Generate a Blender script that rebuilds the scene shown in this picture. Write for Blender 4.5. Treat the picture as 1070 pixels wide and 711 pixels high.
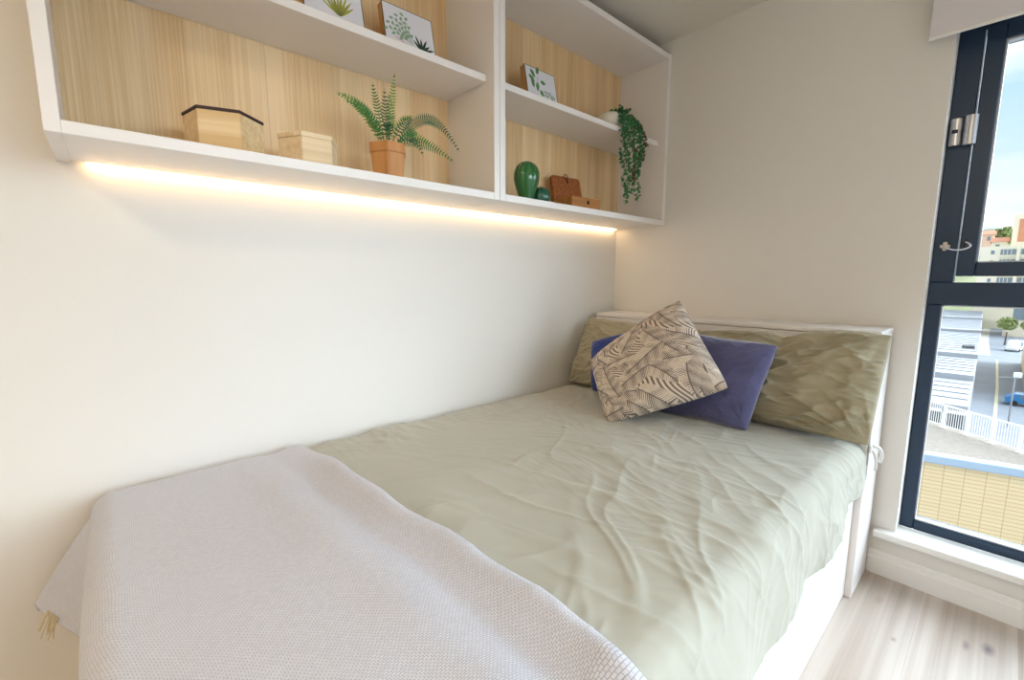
import bpy, bmesh, math, random
import numpy as np
from mathutils import Vector, Matrix

for o in list(bpy.data.objects): bpy.data.objects.remove(o)
SC = bpy.context.scene
COL = SC.collection
random.seed(7)
PI = math.pi

# ---------------------------------------------------------------- camera
cam = bpy.data.cameras.new('camera'); camo = bpy.data.objects.new('camera', cam); COL.objects.link(camo)
cam.sensor_width = 36.0; cam.lens = 467.54*36/1070; cam.clip_start = .02; cam.clip_end = 900
yaw, pitch, roll = -0.83644, -0.13541, 0.0002
fwd = Vector((math.sin(yaw)*math.cos(pitch), math.cos(yaw)*math.cos(pitch), math.sin(pitch)))
rt = Vector((math.cos(yaw), -math.sin(yaw), 0)); up = rt.cross(fwd)
rr = rt*math.cos(roll)+up*math.sin(roll); uu = rr.cross(fwd)
M = Matrix((rr, uu, -fwd)).transposed().to_4x4(); M.translation = (1.5859, -2.25424, 1.19734)
camo.matrix_world = M
SC.camera = camo

# ---------------------------------------------------------------- view, world, sun, large lights
SC.view_settings.view_transform = 'Standard'; SC.view_settings.look = 'None'
SC.view_settings.exposure = 0.68; SC.view_settings.gamma = 1.0; SC.view_settings.use_curve_mapping = False

def world():
    w = bpy.data.worlds.new('sky'); SC.world = w; w.use_nodes = True
    nt = w.node_tree; N = nt.nodes; N.clear(); L = nt.links
    out = N.new('ShaderNodeOutputWorld'); bg = N.new('ShaderNodeBackground')
    tc = N.new('ShaderNodeTexCoord'); sep = N.new('ShaderNodeSeparateXYZ')
    mp = N.new('ShaderNodeMapping'); mp.inputs['Scale'].default_value = (2.2, 2.2, 7.0)
    mp.inputs['Location'].default_value = (.35, .1, .45)
    nz = N.new('ShaderNodeTexNoise'); nz.inputs['Scale'].default_value = 1.6; nz.inputs['Detail'].default_value = 6
    cr = N.new('ShaderNodeValToRGB')
    cr.color_ramp.elements[0].position = .40; cr.color_ramp.elements[0].color = (0, 0, 0, 1)
    cr.color_ramp.elements[1].position = .60; cr.color_ramp.elements[1].color = (1, 1, 1, 1)
    gr = N.new('ShaderNodeValToRGB')
    gr.color_ramp.elements[0].position = .0; gr.color_ramp.elements[0].color = (.80, .88, .95, 1)
    gr.color_ramp.elements[1].position = .45; gr.color_ramp.elements[1].color = (.26, .55, .86, 1)
    mx = N.new('ShaderNodeMix'); mx.data_type = 'RGBA'; mx.inputs[7].default_value = (.93, .95, .97, 1)
    L.new(tc.outputs['Generated'], mp.inputs[0]); L.new(mp.outputs[0], nz.inputs['Vector'])
    L.new(nz.outputs[0], cr.inputs[0]); L.new(tc.outputs['Generated'], sep.inputs[0])
    L.new(sep.outputs['Z'], gr.inputs[0]); L.new(gr.outputs[0], mx.inputs[6]); L.new(cr.outputs[0], mx.inputs[0])
    L.new(mx.outputs[2], bg.inputs[0]); bg.inputs[1].default_value = .85
    L.new(bg.outputs[0], out.inputs[0])
world()

def sun(name, direction, strength, color, angle):
    l = bpy.data.lights.new(name, 'SUN'); l.energy = strength; l.color = color; l.angle = math.radians(angle)
    o = bpy.data.objects.new(name, l); COL.objects.link(o); o.location = (2, 6, 6)
    o.rotation_euler = Vector(direction).to_track_quat('-Z', 'Y').to_euler()
    return o
# hard sun from behind the building, lights the town; added broad lamp boosts the daylight through the windows
sun('sun', (.66, .42, -.62), .9, (1.0, .95, .87), 1.0)
sun('added_sky_fill', (-.72, -.66, -.22), 10.4, (.77, .89, 1.0), 100)

# ---------------------------------------------------------------- helpers
def lin(c): return tuple(((v/255+.055)/1.055)**2.4 if v > 10 else v/255/12.92 for v in c)
def mat(name, col, rough=.6, metal=0, spec=.5, bump=None, noise=None, sheen=0, emit=None, coat=0):
    """col in 0-255 sRGB. noise=(scale, amount, (sx,sy,sz)); bump=(scale, strength, dist)"""
    m = bpy.data.materials.new(name); m.use_nodes = True
    nt = m.node_tree; N = nt.nodes; L = nt.links; b = N['Principled BSDF']
    c = lin(col)+(1,)
    b.inputs['Base Color'].default_value = c; b.inputs['Roughness'].default_value = rough
    b.inputs['Metallic'].default_value = metal; b.inputs['Specular IOR Level'].default_value = spec
    if sheen: b.inputs['Sheen Weight'].default_value = sheen; b.inputs['Sheen Roughness'].default_value = .4
    if coat: b.inputs['Coat Weight'].default_value = coat; b.inputs['Coat Roughness'].default_value = .08
    if noise or bump:
        tc = N.new('ShaderNodeTexCoord')
    if noise:
        mp = N.new('ShaderNodeMapping'); mp.inputs['Scale'].default_value = noise[2]
        nz = N.new('ShaderNodeTexNoise'); nz.inputs['Scale'].default_value = noise[0]; nz.inputs['Detail'].default_value = 4
        cr = N.new('ShaderNodeValToRGB')
        a = noise[1]
        cr.color_ramp.elements[0].position = .3; cr.color_ramp.elements[1].position = .7
        cr.color_ramp.elements[0].color = tuple(max(0, v*(1-a)) for v in c[:3])+(1,)
        cr.color_ramp.elements[1].color = tuple(min(1, v*(1+a)) for v in c[:3])+(1,)
        L.new(tc.outputs['Object'], mp.inputs[0]); L.new(mp.outputs[0], nz.inputs['Vector'])
        L.new(nz.outputs[0], cr.inputs[0]); L.new(cr.outputs[0], b.inputs['Base Color'])
    if bump:
        nb = N.new('ShaderNodeTexNoise'); nb.inputs['Scale'].default_value = bump[0]; nb.inputs['Detail'].default_value = 3
        bp = N.new('ShaderNodeBump'); bp.inputs['Strength'].default_value = bump[1]; bp.inputs['Distance'].default_value = bump[2]
        L.new(tc.outputs['Object'], nb.inputs['Vector']); L.new(nb.outputs[0], bp.inputs['Height'])
        L.new(bp.outputs[0], b.inputs['Normal'])
    if emit:
        b.inputs['Emission Color'].default_value = tuple(emit[:3])+(1,); b.inputs['Emission Strength'].default_value = emit[3]
    return m

def wood(name, c1, c2, axis, scale=1.0, rough=.5, streak=60, bands=6, wave=False):
    """fine streaks running along `axis` in object space, with a random offset per object"""
    m = bpy.data.materials.new(name); m.use_nodes = True
    nt = m.node_tree; N = nt.nodes; L = nt.links; b = N['Principled BSDF']
    tc = N.new('ShaderNodeTexCoord'); oi = N.new('ShaderNodeObjectInfo')
    ad = N.new('ShaderNodeVectorMath'); ad.operation = 'ADD'
    ml = N.new('ShaderNodeMath'); ml.operation = 'MULTIPLY'; ml.inputs[1].default_value = 37.
    L.new(oi.outputs['Random'], ml.inputs[0])
    L.new(tc.outputs['Object'], ad.inputs[0]); L.new(ml.outputs[0], ad.inputs[1])
    def nz(s, k, d=4):
        mp = N.new('ShaderNodeMapping'); v = [s, s, s]; v['xyz'.index(axis)] = s*k; mp.inputs['Scale'].default_value = v
        n = N.new('ShaderNodeTexNoise'); n.inputs['Scale'].default_value = scale; n.inputs['Detail'].default_value = d
        L.new(ad.outputs[0], mp.inputs[0]); L.new(mp.outputs[0], n.inputs['Vector']); return n
    n1 = nz(streak*3, .012); n2 = nz(bands*3, .06, 2)
    a = N.new('ShaderNodeMath'); a.operation = 'MULTIPLY_ADD'; a.inputs[1].default_value = .5
    L.new(n1.outputs[0], a.inputs[0])
    h = N.new('ShaderNodeMath'); h.operation = 'MULTIPLY'; h.inputs[1].default_value = .5
    L.new(n2.outputs[0], h.inputs[0]); L.new(h.outputs[0], a.inputs[2])
    cr = N.new('ShaderNodeValToRGB')
    cr.color_ramp.elements[0].position = .36; cr.color_ramp.elements[0].color = lin(c1)+(1,)
    cr.color_ramp.elements[1].position = .62; cr.color_ramp.elements[1].color = lin(c2)+(1,)
    L.new(a.outputs[0], cr.inputs[0])
    # each piece a little lighter or darker
    hs = N.new('ShaderNodeHueSaturation'); mr = N.new('ShaderNodeMapRange')
    mr.inputs['To Min'].default_value = .94; mr.inputs['To Max'].default_value = 1.06
    L.new(oi.outputs['Random'], mr.inputs[0]); L.new(mr.outputs[0], hs.inputs['Value'])
    L.new(cr.outputs[0], hs.inputs['Color']); L.new(hs.outputs[0], b.inputs['Base Color'])
    b.inputs['Roughness'].default_value = rough
    bp = N.new('ShaderNodeBump'); bp.inputs['Strength'].default_value = .12; bp.inputs['Distance'].default_value = .001
    L.new(n1.outputs[0], bp.inputs['Height']); L.new(bp.outputs[0], b.inputs['Normal'])
    return m

def obj(name, me, m=None, parent=None, loc=None, smooth=False):
    if isinstance(me, bmesh.types.BMesh):
        bm = me; me = bpy.data.meshes.new(name); bm.to_mesh(me); bm.free()
    if smooth:
        for p in me.polygons: p.use_smooth = True
    o = bpy.data.objects.new(name, me); COL.objects.link(o)
    if m is not None and not me.materials:
        for q in (m if isinstance(m, (list, tuple)) else [m]): me.materials.append(q)
    if parent: o.parent = parent
    if loc is not None: o.location = loc
    return o
def empty(name, loc=(0, 0, 0), rz=0, label=None, cat=None, group=None):
    o = bpy.data.objects.new(name, None); COL.objects.link(o); o.location = loc; o.rotation_euler = (0, 0, rz)
    o.empty_display_size = .05
    if label: tag(o, label, cat, group)
    return o
def tag(o, label, cat, group=None):
    o['label'] = label; o['category'] = cat
    if group: o['group'] = group
    return o
def struct(o): o['kind'] = 'structure'; return o
def box(bm, x0, x1, y0, y1, z0, z1, bev=0, seg=2):
    vs = [bm.verts.new(p) for p in ((x0,y0,z0),(x1,y0,z0),(x1,y1,z0),(x0,y1,z0),(x0,y0,z1),(x1,y0,z1),(x1,y1,z1),(x0,y1,z1))]
    fs = [bm.faces.new([vs[i] for i in q]) for q in ((0,3,2,1),(4,5,6,7),(0,1,5,4),(1,2,6,5),(2,3,7,6),(3,0,4,7))]
    if bev:
        es = list({e for f in fs for e in f.edges})
        bmesh.ops.bevel(bm, geom=es, offset=bev, segments=seg, affect='EDGES', profile=.5)
    return bm
def B(*a, **k): return box(bmesh.new(), *a, **k)
def prism(bm, pts, z0, z1, taper=1.0, bev=0, c=None):
    """vertical prism over pts [(x,y)], bottom scaled by taper about c"""
    cx = sum(p[0] for p in pts)/len(pts); cy = sum(p[1] for p in pts)/len(pts)
    lo = [bm.verts.new((cx+(p[0]-cx)*taper, cy+(p[1]-cy)*taper, z0)) for p in pts]
    hi = [bm.verts.new((p[0], p[1], z1)) for p in pts]
    n = len(pts); fs = [bm.faces.new(lo[::-1]), bm.faces.new(hi)]
    for i in range(n): fs.append(bm.faces.new((lo[i], lo[(i+1) % n], hi[(i+1) % n], hi[i])))
    bmesh.ops.recalc_face_normals(bm, faces=fs)
    if bev: bmesh.ops.bevel(bm, geom=list({e for f in fs for e in f.edges}), offset=bev, segments=2, affect='EDGES')
    return bm
def lathe(bm, prof, n=32, c=(0, 0, 0), rib=None):
    rings = []
    for r, z in prof:
        ring = []
        for i in range(n):
            a = 2*PI*i/n; q = r*(1 if not rib else rib(a, z))
            ring.append(bm.verts.new((c[0]+q*math.cos(a), c[1]+q*math.sin(a), c[2]+z)))
        rings.append(ring)
    for a, b in zip(rings, rings[1:]):
        for i in range(n): bm.faces.new((a[i], a[(i+1) % n], b[(i+1) % n], b[i]))
    bm.faces.new(rings[0][::-1]); bm.faces.new(rings[-1])
    return bm
def tube(bm, pts, r, n=8, taper=None):
    pts = [Vector(p) for p in pts]; rings = []
    ref = Vector((0, 0, 1)) if abs((pts[-1]-pts[0]).normalized().z) < .9 else Vector((1, 0, 0))
    for i, p in enumerate(pts):
        d = (pts[min(i+1, len(pts)-1)]-pts[max(i-1, 0)]).normalized()
        a = d.cross(ref).normalized(); b = d.cross(a)
        q = r*(1 if taper is None else 1+(taper-1)*i/(len(pts)-1))
        rings.append([bm.verts.new(p+(a*math.cos(2*PI*k/n)+b*math.sin(2*PI*k/n))*q) for k in range(n)])
    for a, b in zip(rings, rings[1:]):
        for k in range(n): bm.faces.new((a[k], a[(k+1) % n], b[(k+1) % n], b[k]))
    bm.faces.new(rings[0][::-1]); bm.faces.new(rings[-1])
    return bm
def bez(p0, p1, p2, n=12, p3=None):
    p0, p1, p2 = Vector(p0), Vector(p1), Vector(p2); r = []
    for i in range(n+1):
        t = i/n
        if p3 is None: r.append(p0*(1-t)**2+p1*2*t*(1-t)+p2*t*t)
        else:
            q = Vector(p3); r.append(p0*(1-t)**3+p1*3*t*(1-t)**2+p2*3*t*t*(1-t)+q*t**3)
    return r
def grid_mesh(name, X, Y, Z, closed=False, uv=None):
    h, w = X.shape
    V = np.stack([X, Y, Z], -1).reshape(-1, 3)
    i, j = np.meshgrid(np.arange(h-1), np.arange(w-1), indexing='ij')
    a = (i*w+j).ravel(); F = np.stack([a, a+1, a+w+1, a+w], -1)
    me = bpy.data.meshes.new(name)
    me.vertices.add(len(V)); me.vertices.foreach_set('co', V.ravel())
    me.loops.add(len(F)*4); me.loops.foreach_set('vertex_index', F.ravel())
    me.polygons.add(len(F)); me.polygons.foreach_set('loop_start', np.arange(len(F))*4)
    me.polygons.foreach_set('use_smooth', np.ones(len(F), bool))
    me.update(calc_edges=True); me.validate()
    if uv is not None:
        l = me.uv_layers.new(name='UVMap')
        U = np.stack([uv[0], uv[1]], -1).reshape(-1, 2)[F.ravel()]
        l.data.foreach_set('uv', U.astype(np.float32).ravel())
    return me

# value noise
def vn(x, y, seed=0):
    rs = np.random.RandomState(seed); T = rs.rand(64, 64)
    xi = np.floor(x).astype(int); yi = np.floor(y).astype(int); fx = x-xi; fy = y-yi
    fx = fx*fx*fx*(fx*(6*fx-15)+10); fy = fy*fy*fy*(fy*(6*fy-15)+10)
    g = lambda a, b: T[a % 64, b % 64]
    return (g(xi, yi)*(1-fx)+g(xi+1, yi)*fx)*(1-fy)+(g(xi, yi+1)*(1-fx)+g(xi+1, yi+1)*fx)*fy
def fbm(x, y, o=4, seed=0):
    s = 0; a = .5
    for k in range(o): s = s+a*vn(x*2**k+11.3*k, y*2**k+5.7*k, seed+k); a *= .5
    return s/(1-.5**o)
def ridge(x, y, seed=0, p=2.5):
    n = vn(x, y, seed)*.65+vn(x*2.1, y*2.1, seed+9)*.35
    return (1-np.clip(np.abs(n-.5)*4.2, 0, 1))**p
def sm(a, b, x):
    t = np.clip((x-a)/(b-a), 0, 1); return t*t*(3-2*t)

# ---------------------------------------------------------------- materials
wall_m = mat('wall_paint', (229, 226, 221), .65, spec=.3, bump=(90, .06, .002))
ceil_m = mat('ceiling_paint', (228, 222, 212), .8, spec=.2)
white_m = mat('white_laminate', (238, 234, 232), .35, spec=.4)
trim_m = mat('trim_gloss_white', (238, 236, 232), .3, spec=.45)
oak_m = wood('oak_back_panel', (222, 182, 128), (244, 216, 172), 'z', rough=.5, streak=70, bands=4)
gap_m = mat('oak_joint', (232, 208, 170), .5)
box_m = wood('light_box_wood', (212, 176, 124), (235, 208, 165), 'x', rough=.55, streak=26, bands=8)
box2_m = wood('pale_box_wood', (220, 192, 150), (240, 220, 186), 'x', rough=.55, streak=26, bands=8)
darkrim_m = mat('dark_brown_rim', (48, 22, 26), .5)
frame_m = mat('anthracite_frame', (38, 58, 82), .32, spec=.5, metal=.25)
gasket_m = mat('glazing_gasket', (190, 194, 200), .4)
silver_m = mat('brushed_silver', (196, 198, 204), .3, metal=.8)
led_m = mat('led_diffuser', (255, 240, 215), .5, emit=(1.0, .68, .36, 6.5))

def glass_material():
    m = bpy.data.materials.new('window_glass'); m.use_nodes = True
    nt = m.node_tree; N = nt.nodes; L = nt.links; N.remove(N['Principled BSDF'])
    t = N.new('ShaderNodeBsdfTransparent'); t.inputs[0].default_value = (.96, .975, .97, 1)
    g = N.new('ShaderNodeBsdfGlossy'); g.inputs['Roughness'].default_value = .02
    f = N.new('ShaderNodeFresnel'); f.inputs[0].default_value = 1.45
    ge = N.new('ShaderNodeNewGeometry'); iv = N.new('ShaderNodeMath'); iv.operation = 'SUBTRACT'; iv.inputs[0].default_value = 1
    mu = N.new('ShaderNodeMath'); mu.operation = 'MULTIPLY'; L.new(ge.outputs['Backfacing'], iv.inputs[1]); L.new(iv.outputs[0], mu.inputs[0]); L.new(f.outputs[0], mu.inputs[1])
    mx = N.new('ShaderNodeMixShader'); L.new(mu.outputs[0], mx.inputs[0]); L.new(t.outputs[0], mx.inputs[1]); L.new(g.outputs[0], mx.inputs[2])
    L.new(mx.outputs[0], N['Material Output'].inputs[0]); return m
glass_m = glass_material()

# ================================================================= ROOM
RX, RY, RZ = 3.0, -4.5, 2.4
WX0, WX1, WZ0, WZ1 = 1.374, 2.85, .195, 2.10      # window opening
struct(obj('wall_left', B(-.12, 0, RY-.1, .16, -.1, RZ+.1), wall_m))
W2A, W2B = -2.10, -.30                             # opening of the window added in the unseen right wall
bm = bmesh.new()
box(bm, RX, RX+.12, RY-.1, W2A, -.1, RZ+.1); box(bm, RX, RX+.12, W2B, .16, -.1, RZ+.1)
box(bm, RX, RX+.12, W2A, W2B, -.1, WZ0-.03); box(bm, RX, RX+.12, W2A, W2B, WZ1, RZ+.1)
struct(obj('wall_right', bm, wall_m))
struct(obj('wall_rear', B(-.12, RX+.12, RY-.12, RY, -.1, RZ+.1), wall_m))
bm = bmesh.new()
box(bm, 0, WX0, 0, .16, -.1, RZ+.1); box(bm, WX1, RX, 0, .16, -.1, RZ+.1)
box(bm, WX0, WX1, 0, .16, -.1, WZ0-.03); box(bm, WX0, WX1, 0, .16, WZ1, RZ+.1)
struct(obj('wall_back', bm, wall_m))
struct(obj('ceiling', B(-.12, RX+.12, RY-.1, .16, RZ, RZ+.12), ceil_m))

# floor of separate boards
def floor_mat():
    m = wood('pale_oak_floor', (178, 162, 148), (214, 202, 192), 'y', rough=.42, streak=14, bands=4)
    nt = m.node_tree; N = nt.nodes; L = nt.links; b = N['Principled BSDF']
    base = b.inputs['Base Color'].links[0].from_socket
    tc = N.new('ShaderNodeTexCoord')
    # a few greyish knots, each a stretched ellipse with soft edge and rings
    prev = base
    for (kx, ky, rx, ry, col) in ((1.655, -.225, .020, .045, (128, 112, 118)), (1.605, -.255, .012, .04, (150, 134, 132)), (1.44, -.40, .010, .018, (166, 140, 122)),
                                  (1.37, -.20, .015, .04, (180, 156, 138))):
        mp = N.new('ShaderNodeMapping'); mp.vector_type = 'POINT'
        mp.inputs['Location'].default_value = (-kx/rx, -ky/ry, 0); mp.inputs['Scale'].default_value = (1/rx, 1/ry, 0)
        g = N.new('ShaderNodeTexGradient'); g.gradient_type = 'SPHERICAL'
        L.new(tc.outputs['Object'], mp.inputs[0]); L.new(mp.outputs[0], g.inputs[0])
        p = N.new('ShaderNodeMath'); p.operation = 'MULTIPLY'; p.inputs[1].default_value = 1.0; p.use_clamp = True
        L.new(g.outputs[1], p.inputs[0])
        mx = N.new('ShaderNodeMix'); mx.data_type = 'RGBA'; mx.inputs[7].default_value = lin(col)+(1,)
        L.new(p.outputs[0], mx.inputs[0]); L.new(prev, mx.inputs[6]); prev = mx.outputs[2]
    L.new(prev, b.inputs['Base Color'])
    return m
floor_m = floor_mat()
sub = struct(obj('floor', B(-.1, RX+.1, RY-.1, .16, -.1, -.012), mat('screed', (120, 110, 100), .9)))
pw = .24; x = -.20; k = 0
while x < RX:
    y = RY-.12-.25*((k*3) % 4)
    while y < 0:
        y0, y1 = max(y, RY), min(y+1.29, 0)
        if y1-y0 > .02 and x+pw > 0:
            obj('floor_plank', B(max(x, 0)+.0001, min(x+pw, RX)-.0001, y0+.0001, y1-.0001, -.012, 0, bev=.0004, seg=1), floor_m, sub)
        y += 1.29
    x += pw; k += 1

# skirting with a moulded top
def skirt(name, p0, p1, n, h=.096, t=.016):
    """runs p0->p1, n = direction into the room"""
    bm = bmesh.new(); prof = [(0, 0), (t, 0), (t, h*.70), (t*.72, h*.76), (t*.66, h*.93), (t*.35, h), (0, h)]
    rows = []
    for p in (p0, p1):
        rows.append([bm.verts.new((p[0]+n[0]*a, p[1]+n[1]*a, z)) for a, z in prof])
    m_ = len(prof)
    for i in range(m_): bm.faces.new((rows[0][i], rows[0][(i+1) % m_], rows[1][(i+1) % m_], rows[1][i]))
    bm.faces.new(rows[0]); bm.faces.new(rows[1][::-1])
    bmesh.ops.recalc_face_normals(bm, faces=bm.faces)
    return struct(obj(name, bm, trim_m))
skirt('baseboard_back', (1.299, 0), (RX, 0), (0, -1))
skirt('baseboard_right', (RX, -.016), (RX, RY), (-1, 0))
skirt('baseboard_rear', (0, RY), (RX, RY), (0, 1))
skirt('baseboard_left', (0, -2.45), (0, RY), (1, 0))

# ---- window
win = empty('window_1', (0, 0, 0)); struct(win)
FY0, FY1 = .085, .155        # frame depth, inner face at .085..
bm = bmesh.new()
def fr(bm, x0, x1, z0, z1, y0=FY0, y1=FY1): box(bm, x0, x1, y0, y1, z0, z1, bev=.003, seg=1)
fr(bm, WX0, WX0+.042, WZ0-.002, 1.101)                  # lower jamb
fr(bm, WX0, WX0+.066, 1.186, WZ1)                       # upper jamb (with rebate)
fr(bm, WX1-.042, WX1, WZ0-.002, 1.101); fr(bm, WX1-.042, WX1, 1.186, WZ1)
fr(bm, WX0+.042, WX1-.042, WZ0-.002, WZ0+.036); fr(bm, WX0+.066, WX1-.042, WZ1-.05, WZ1)
fr(bm, WX0, WX1, 1.101, 1.186)
obj('window_frame', bm, frame_m, win)
bm = bmesh.new()                                         # beads round the lower pane
for a in ((WX0+.040, WX0+.046, WZ0+.034, 1.103), (WX0+.04, WX1-.04, WZ0+.034, WZ0+.041), (WX0+.04, WX1-.04, 1.096, 1.103), (WX1-.047, WX1-.041, WZ0+.034, 1.103)):
    box(bm, a[0], a[1], .095, .125, a[2], a[3])
obj('glazing_bead', bm, gasket_m, win)
obj('pane', B(WX0+.044, WX1-.044, .112, .118, WZ0+.038, 1.099), glass_m, win)
# opening sash, standing a little proud below
bm = bmesh.new()
for a in ((1.444, 1.492, 1.208, 2.055), (2.76, 2.808, 1.208, 2.055), (1.492, 2.76, 1.208, 1.256), (1.492, 2.76, 2.005, 2.055)):
    fr(bm, a[0], a[1], a[2], a[3], .08, .15)
sash = obj('window_sash', bm, frame_m, win)
bm = bmesh.new()
for a in ((1.490, 1.497, 1.254, 2.0), (1.49, 2.76, 1.254, 1.261), (1.49, 2.76, 1.999, 2.006)):
    box(bm, a[0], a[1], .09, .12, a[2], a[3])
obj('glazing_bead', bm, gasket_m, sash)
bm = bmesh.new(); box(bm, 1.4395, 1.4435, .0835, .0855, 1.19, 2.05)
obj('weather_seal', bm, mat('pale_seal', (150, 166, 186), .5), sash)
obj('pane', B(1.494, 2.765, .104, .110, 1.257, 2.003), glass_m, sash)

added_win = empty('added_window', (0, 0, 0)); struct(added_win)  # unseen window, added to let more daylight onto the bed wall
bm = bmesh.new()
for a in ((W2A, W2A+.05, WZ0, WZ1), (W2B-.05, W2B, WZ0, WZ1), (W2A+.05, W2B-.05, WZ0-.03, WZ0+.04), (W2A+.05, W2B-.05, WZ1-.05, WZ1), (W2A+.05, W2B-.05, 1.101, 1.186)):
    box(bm, RX+.05, RX+.12, a[0], a[1], a[2], a[3], bev=.003, seg=1)
obj('window_frame', bm, frame_m, added_win)
obj('pane', B(RX+.08, RX+.086, W2A+.05, W2B-.05, WZ0+.04, WZ1-.05), glass_m, added_win)

# sill board with rounded nose
sl = struct(obj('trim_1', B(1.31, 2.93, -.045, .085, .167, WZ0, bev=.006), trim_m))
sl['label'] = 'white window board'

# latch on the jamb and sash
lt = empty('window_latch', (1.415, .075, 1.72), 0, 'silver two-part barrel latch high on the dark window frame', 'latch')
def barrel(w, h, d, x0):
    bm = bmesh.new(); n = 10; lo = []; hi = []
    for i in range(n+1):
        a = PI*i/n; x_ = x0+w/2-w/2*math.cos(a); y_ = -d*math.sin(a)**.6
        lo.append(bm.verts.new((x_, y_, -h/2))); hi.append(bm.verts.new((x_, y_, h/2)))
    for i in range(n): bm.faces.new((lo[i], lo[i+1], hi[i+1], hi[i]))
    bm.faces.new(hi); bm.faces.new(lo[::-1]); bm.faces.new((lo[0], hi[0], hi[-1], lo[-1]))
    bmesh.ops.recalc_face_normals(bm, faces=bm.faces); return bm
obj('latch_keeper', barrel(.033, .092, .02, -.035), silver_m, lt, smooth=False)
obj('latch_body', barrel(.036, .098, .026, .001), silver_m, lt, smooth=False)
obj('slot', B(-.028, -.012, -.0215, -.019, -.005, .008), mat('dark_slot', (50, 48, 60), .6), lt)

# cable restrictor
cr_ = empty('cable_restrictor', (1.406, .085, 1.318), 0, 'looped white cable restrictor joining window frame and opening sash', 'window restrictor')
bm = bmesh.new(); box(bm, -.006, .006, -.012, 0, -.016, .016, bev=.003); box(bm, -.014, .014, -.012, 0, -.006, .006, bev=.003)
obj('anchor', bm, mat('ivory_plastic', (210, 200, 184), .5), cr_)
bm = bmesh.new(); box(bm, .048, .060, -.014, -.005, -.01, .022, bev=.003); box(bm, .044, .064, -.014, -.005, .004, .012, bev=.003)
obj('sash_anchor', bm, mat('black_plastic', (26, 28, 38), .4), cr_)
bm = tube(bmesh.new(), bez((0, -.012, 0), (.02, -.03, -.03), (.10, -.07, -.012), 22, (.054, -.016, .012)), .0028, 8)
obj('cable', bm, mat('white_cable', (214, 218, 230), .3), cr_, smooth=True)

# roller blind
bl = empty('roller_blind', (1.298, -.055, 2.02), 0, 'white fabric roller blind pulled a little way down the window', 'blind')
bmat = mat('blind_fabric', (222, 218, 222), .8, spec=.2, bump=(500, .1, .001))
obj('blind_fabric', B(.012, 1.62, -.001, .001, 0, .33), bmat, bl)
obj('bottom_bar', B(.010, 1.622, -.004, .004, -.004, .006, bev=.0015, seg=1), trim_m, bl)
obj('roller', tube(bmesh.new(), [(0, .0, .335), (1.63, .0, .335)], .022, 16), trim_m, bl, smooth=True)
obj('end_bracket', B(-.006, .0, -.02, .054, .30, .378, bev=.002), trim_m, bl)

# ================================================================= WALL CABINETS
DS, ZB, ZT, TH = .3076, 1.4816, 2.3305, .0255
def cabinet(y0, label):
    W_ = 1.1578
    t = empty('wall_cabinet', (0, y0, ZB), 0, label, 'shelf unit', 'open wall cabinets over the bed')
    y1 = W_-.0012
    bv = dict(bev=.0012, seg=1)
    obj('side_panel', B(.002, DS, 0, TH, 0, ZT-ZB, **bv), white_m, t)
    obj('side_panel', B(.002, DS, y1-TH, y1, 0, ZT-ZB, **bv), white_m, t)
    obj('bottom_panel', B(.030, DS-.0005, TH, y1-TH, 0, TH, **bv), white_m, t)
    obj('top_panel', B(.002, DS-.0005, TH, y1-TH, ZT-ZB-TH, ZT-ZB, **bv), white_m, t)
    obj('shelf', B(.022, .263, TH, y1-TH, 1.892-ZB, 1.916-ZB, **bv), white_m, t)
    # light strip that shows in the joints, then twelve oak boards
    obj('backing', B(.004, .0212, TH, y1-TH, TH, ZT-ZB-TH), gap_m, t)
    pitch = .0968; first = .0905-TH if y0 < -2 else .0905-TH
    y = TH; e = .0905; me = None
    while y < y1-TH-.001:
        yn = min(e, y1-TH)
        obj('oak_board', B(0, .0055, 0, yn-y-.0022, 0, ZT-ZB-2*TH, bev=.0006, seg=1), oak_m, t, (.0165, y+.0011, TH))
        y = yn; e += pitch
    return t
cabA = cabinet(-2.3157, 'left open white wall cabinet with oak back, holding the fern in its pot')
cabB = cabinet(-1.1573, 'right open white wall cabinet with oak back, next to the corner, holding the cactus')
led = empty('light_strip', (.014, 0, ZB), 0, 'warm glowing light strip along the wall under the cabinets', 'light strip')
obj('diffuser', B(-.008, .008, -2.262, -.03, -.003, .004), led_m, led)
obj('channel', B(-.012, .014, -2.266, -.026, .004, .010), white_m, led)

# ================================================================= BED
bed = empty('bed', (0, 0, 0), 0, 'white panelled bed base and headboard along the left wall', 'bed')
HY, HZ, HX0, HX1 = -.235, 1.013, .054, 1.2974
bv = dict(bev=.0015, seg=1)
obj('side_panel', B(HX1-.022, HX1, HY-.035, -.017, .0, HZ-.019, **bv), white_m, bed)
obj('side_panel', B(HX0, HX0+.02, HY, -.002, .0, HZ-.019, **bv), white_m, bed)
obj('ledge', B(HX0, HX1, HY-.002, -.001, HZ-.018, HZ, **bv), white_m, bed)
obj('headboard', B(HX0+.0225, HX1-.0245, HY+.002, HY+.02, .28, HZ-.0205, **bv), white_m, bed)
obj('base_side', B(1.252, 1.276, -2.33, HY-.002, .003, .40, **bv), white_m, bed)
obj('base_end', B(.02, 1.252, -2.33, -2.308, .003, .40, **bv), white_m, bed)
obj('platform', B(.02, 1.25, -2.306, HY-.001, .34, .36), white_m, bed)
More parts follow.
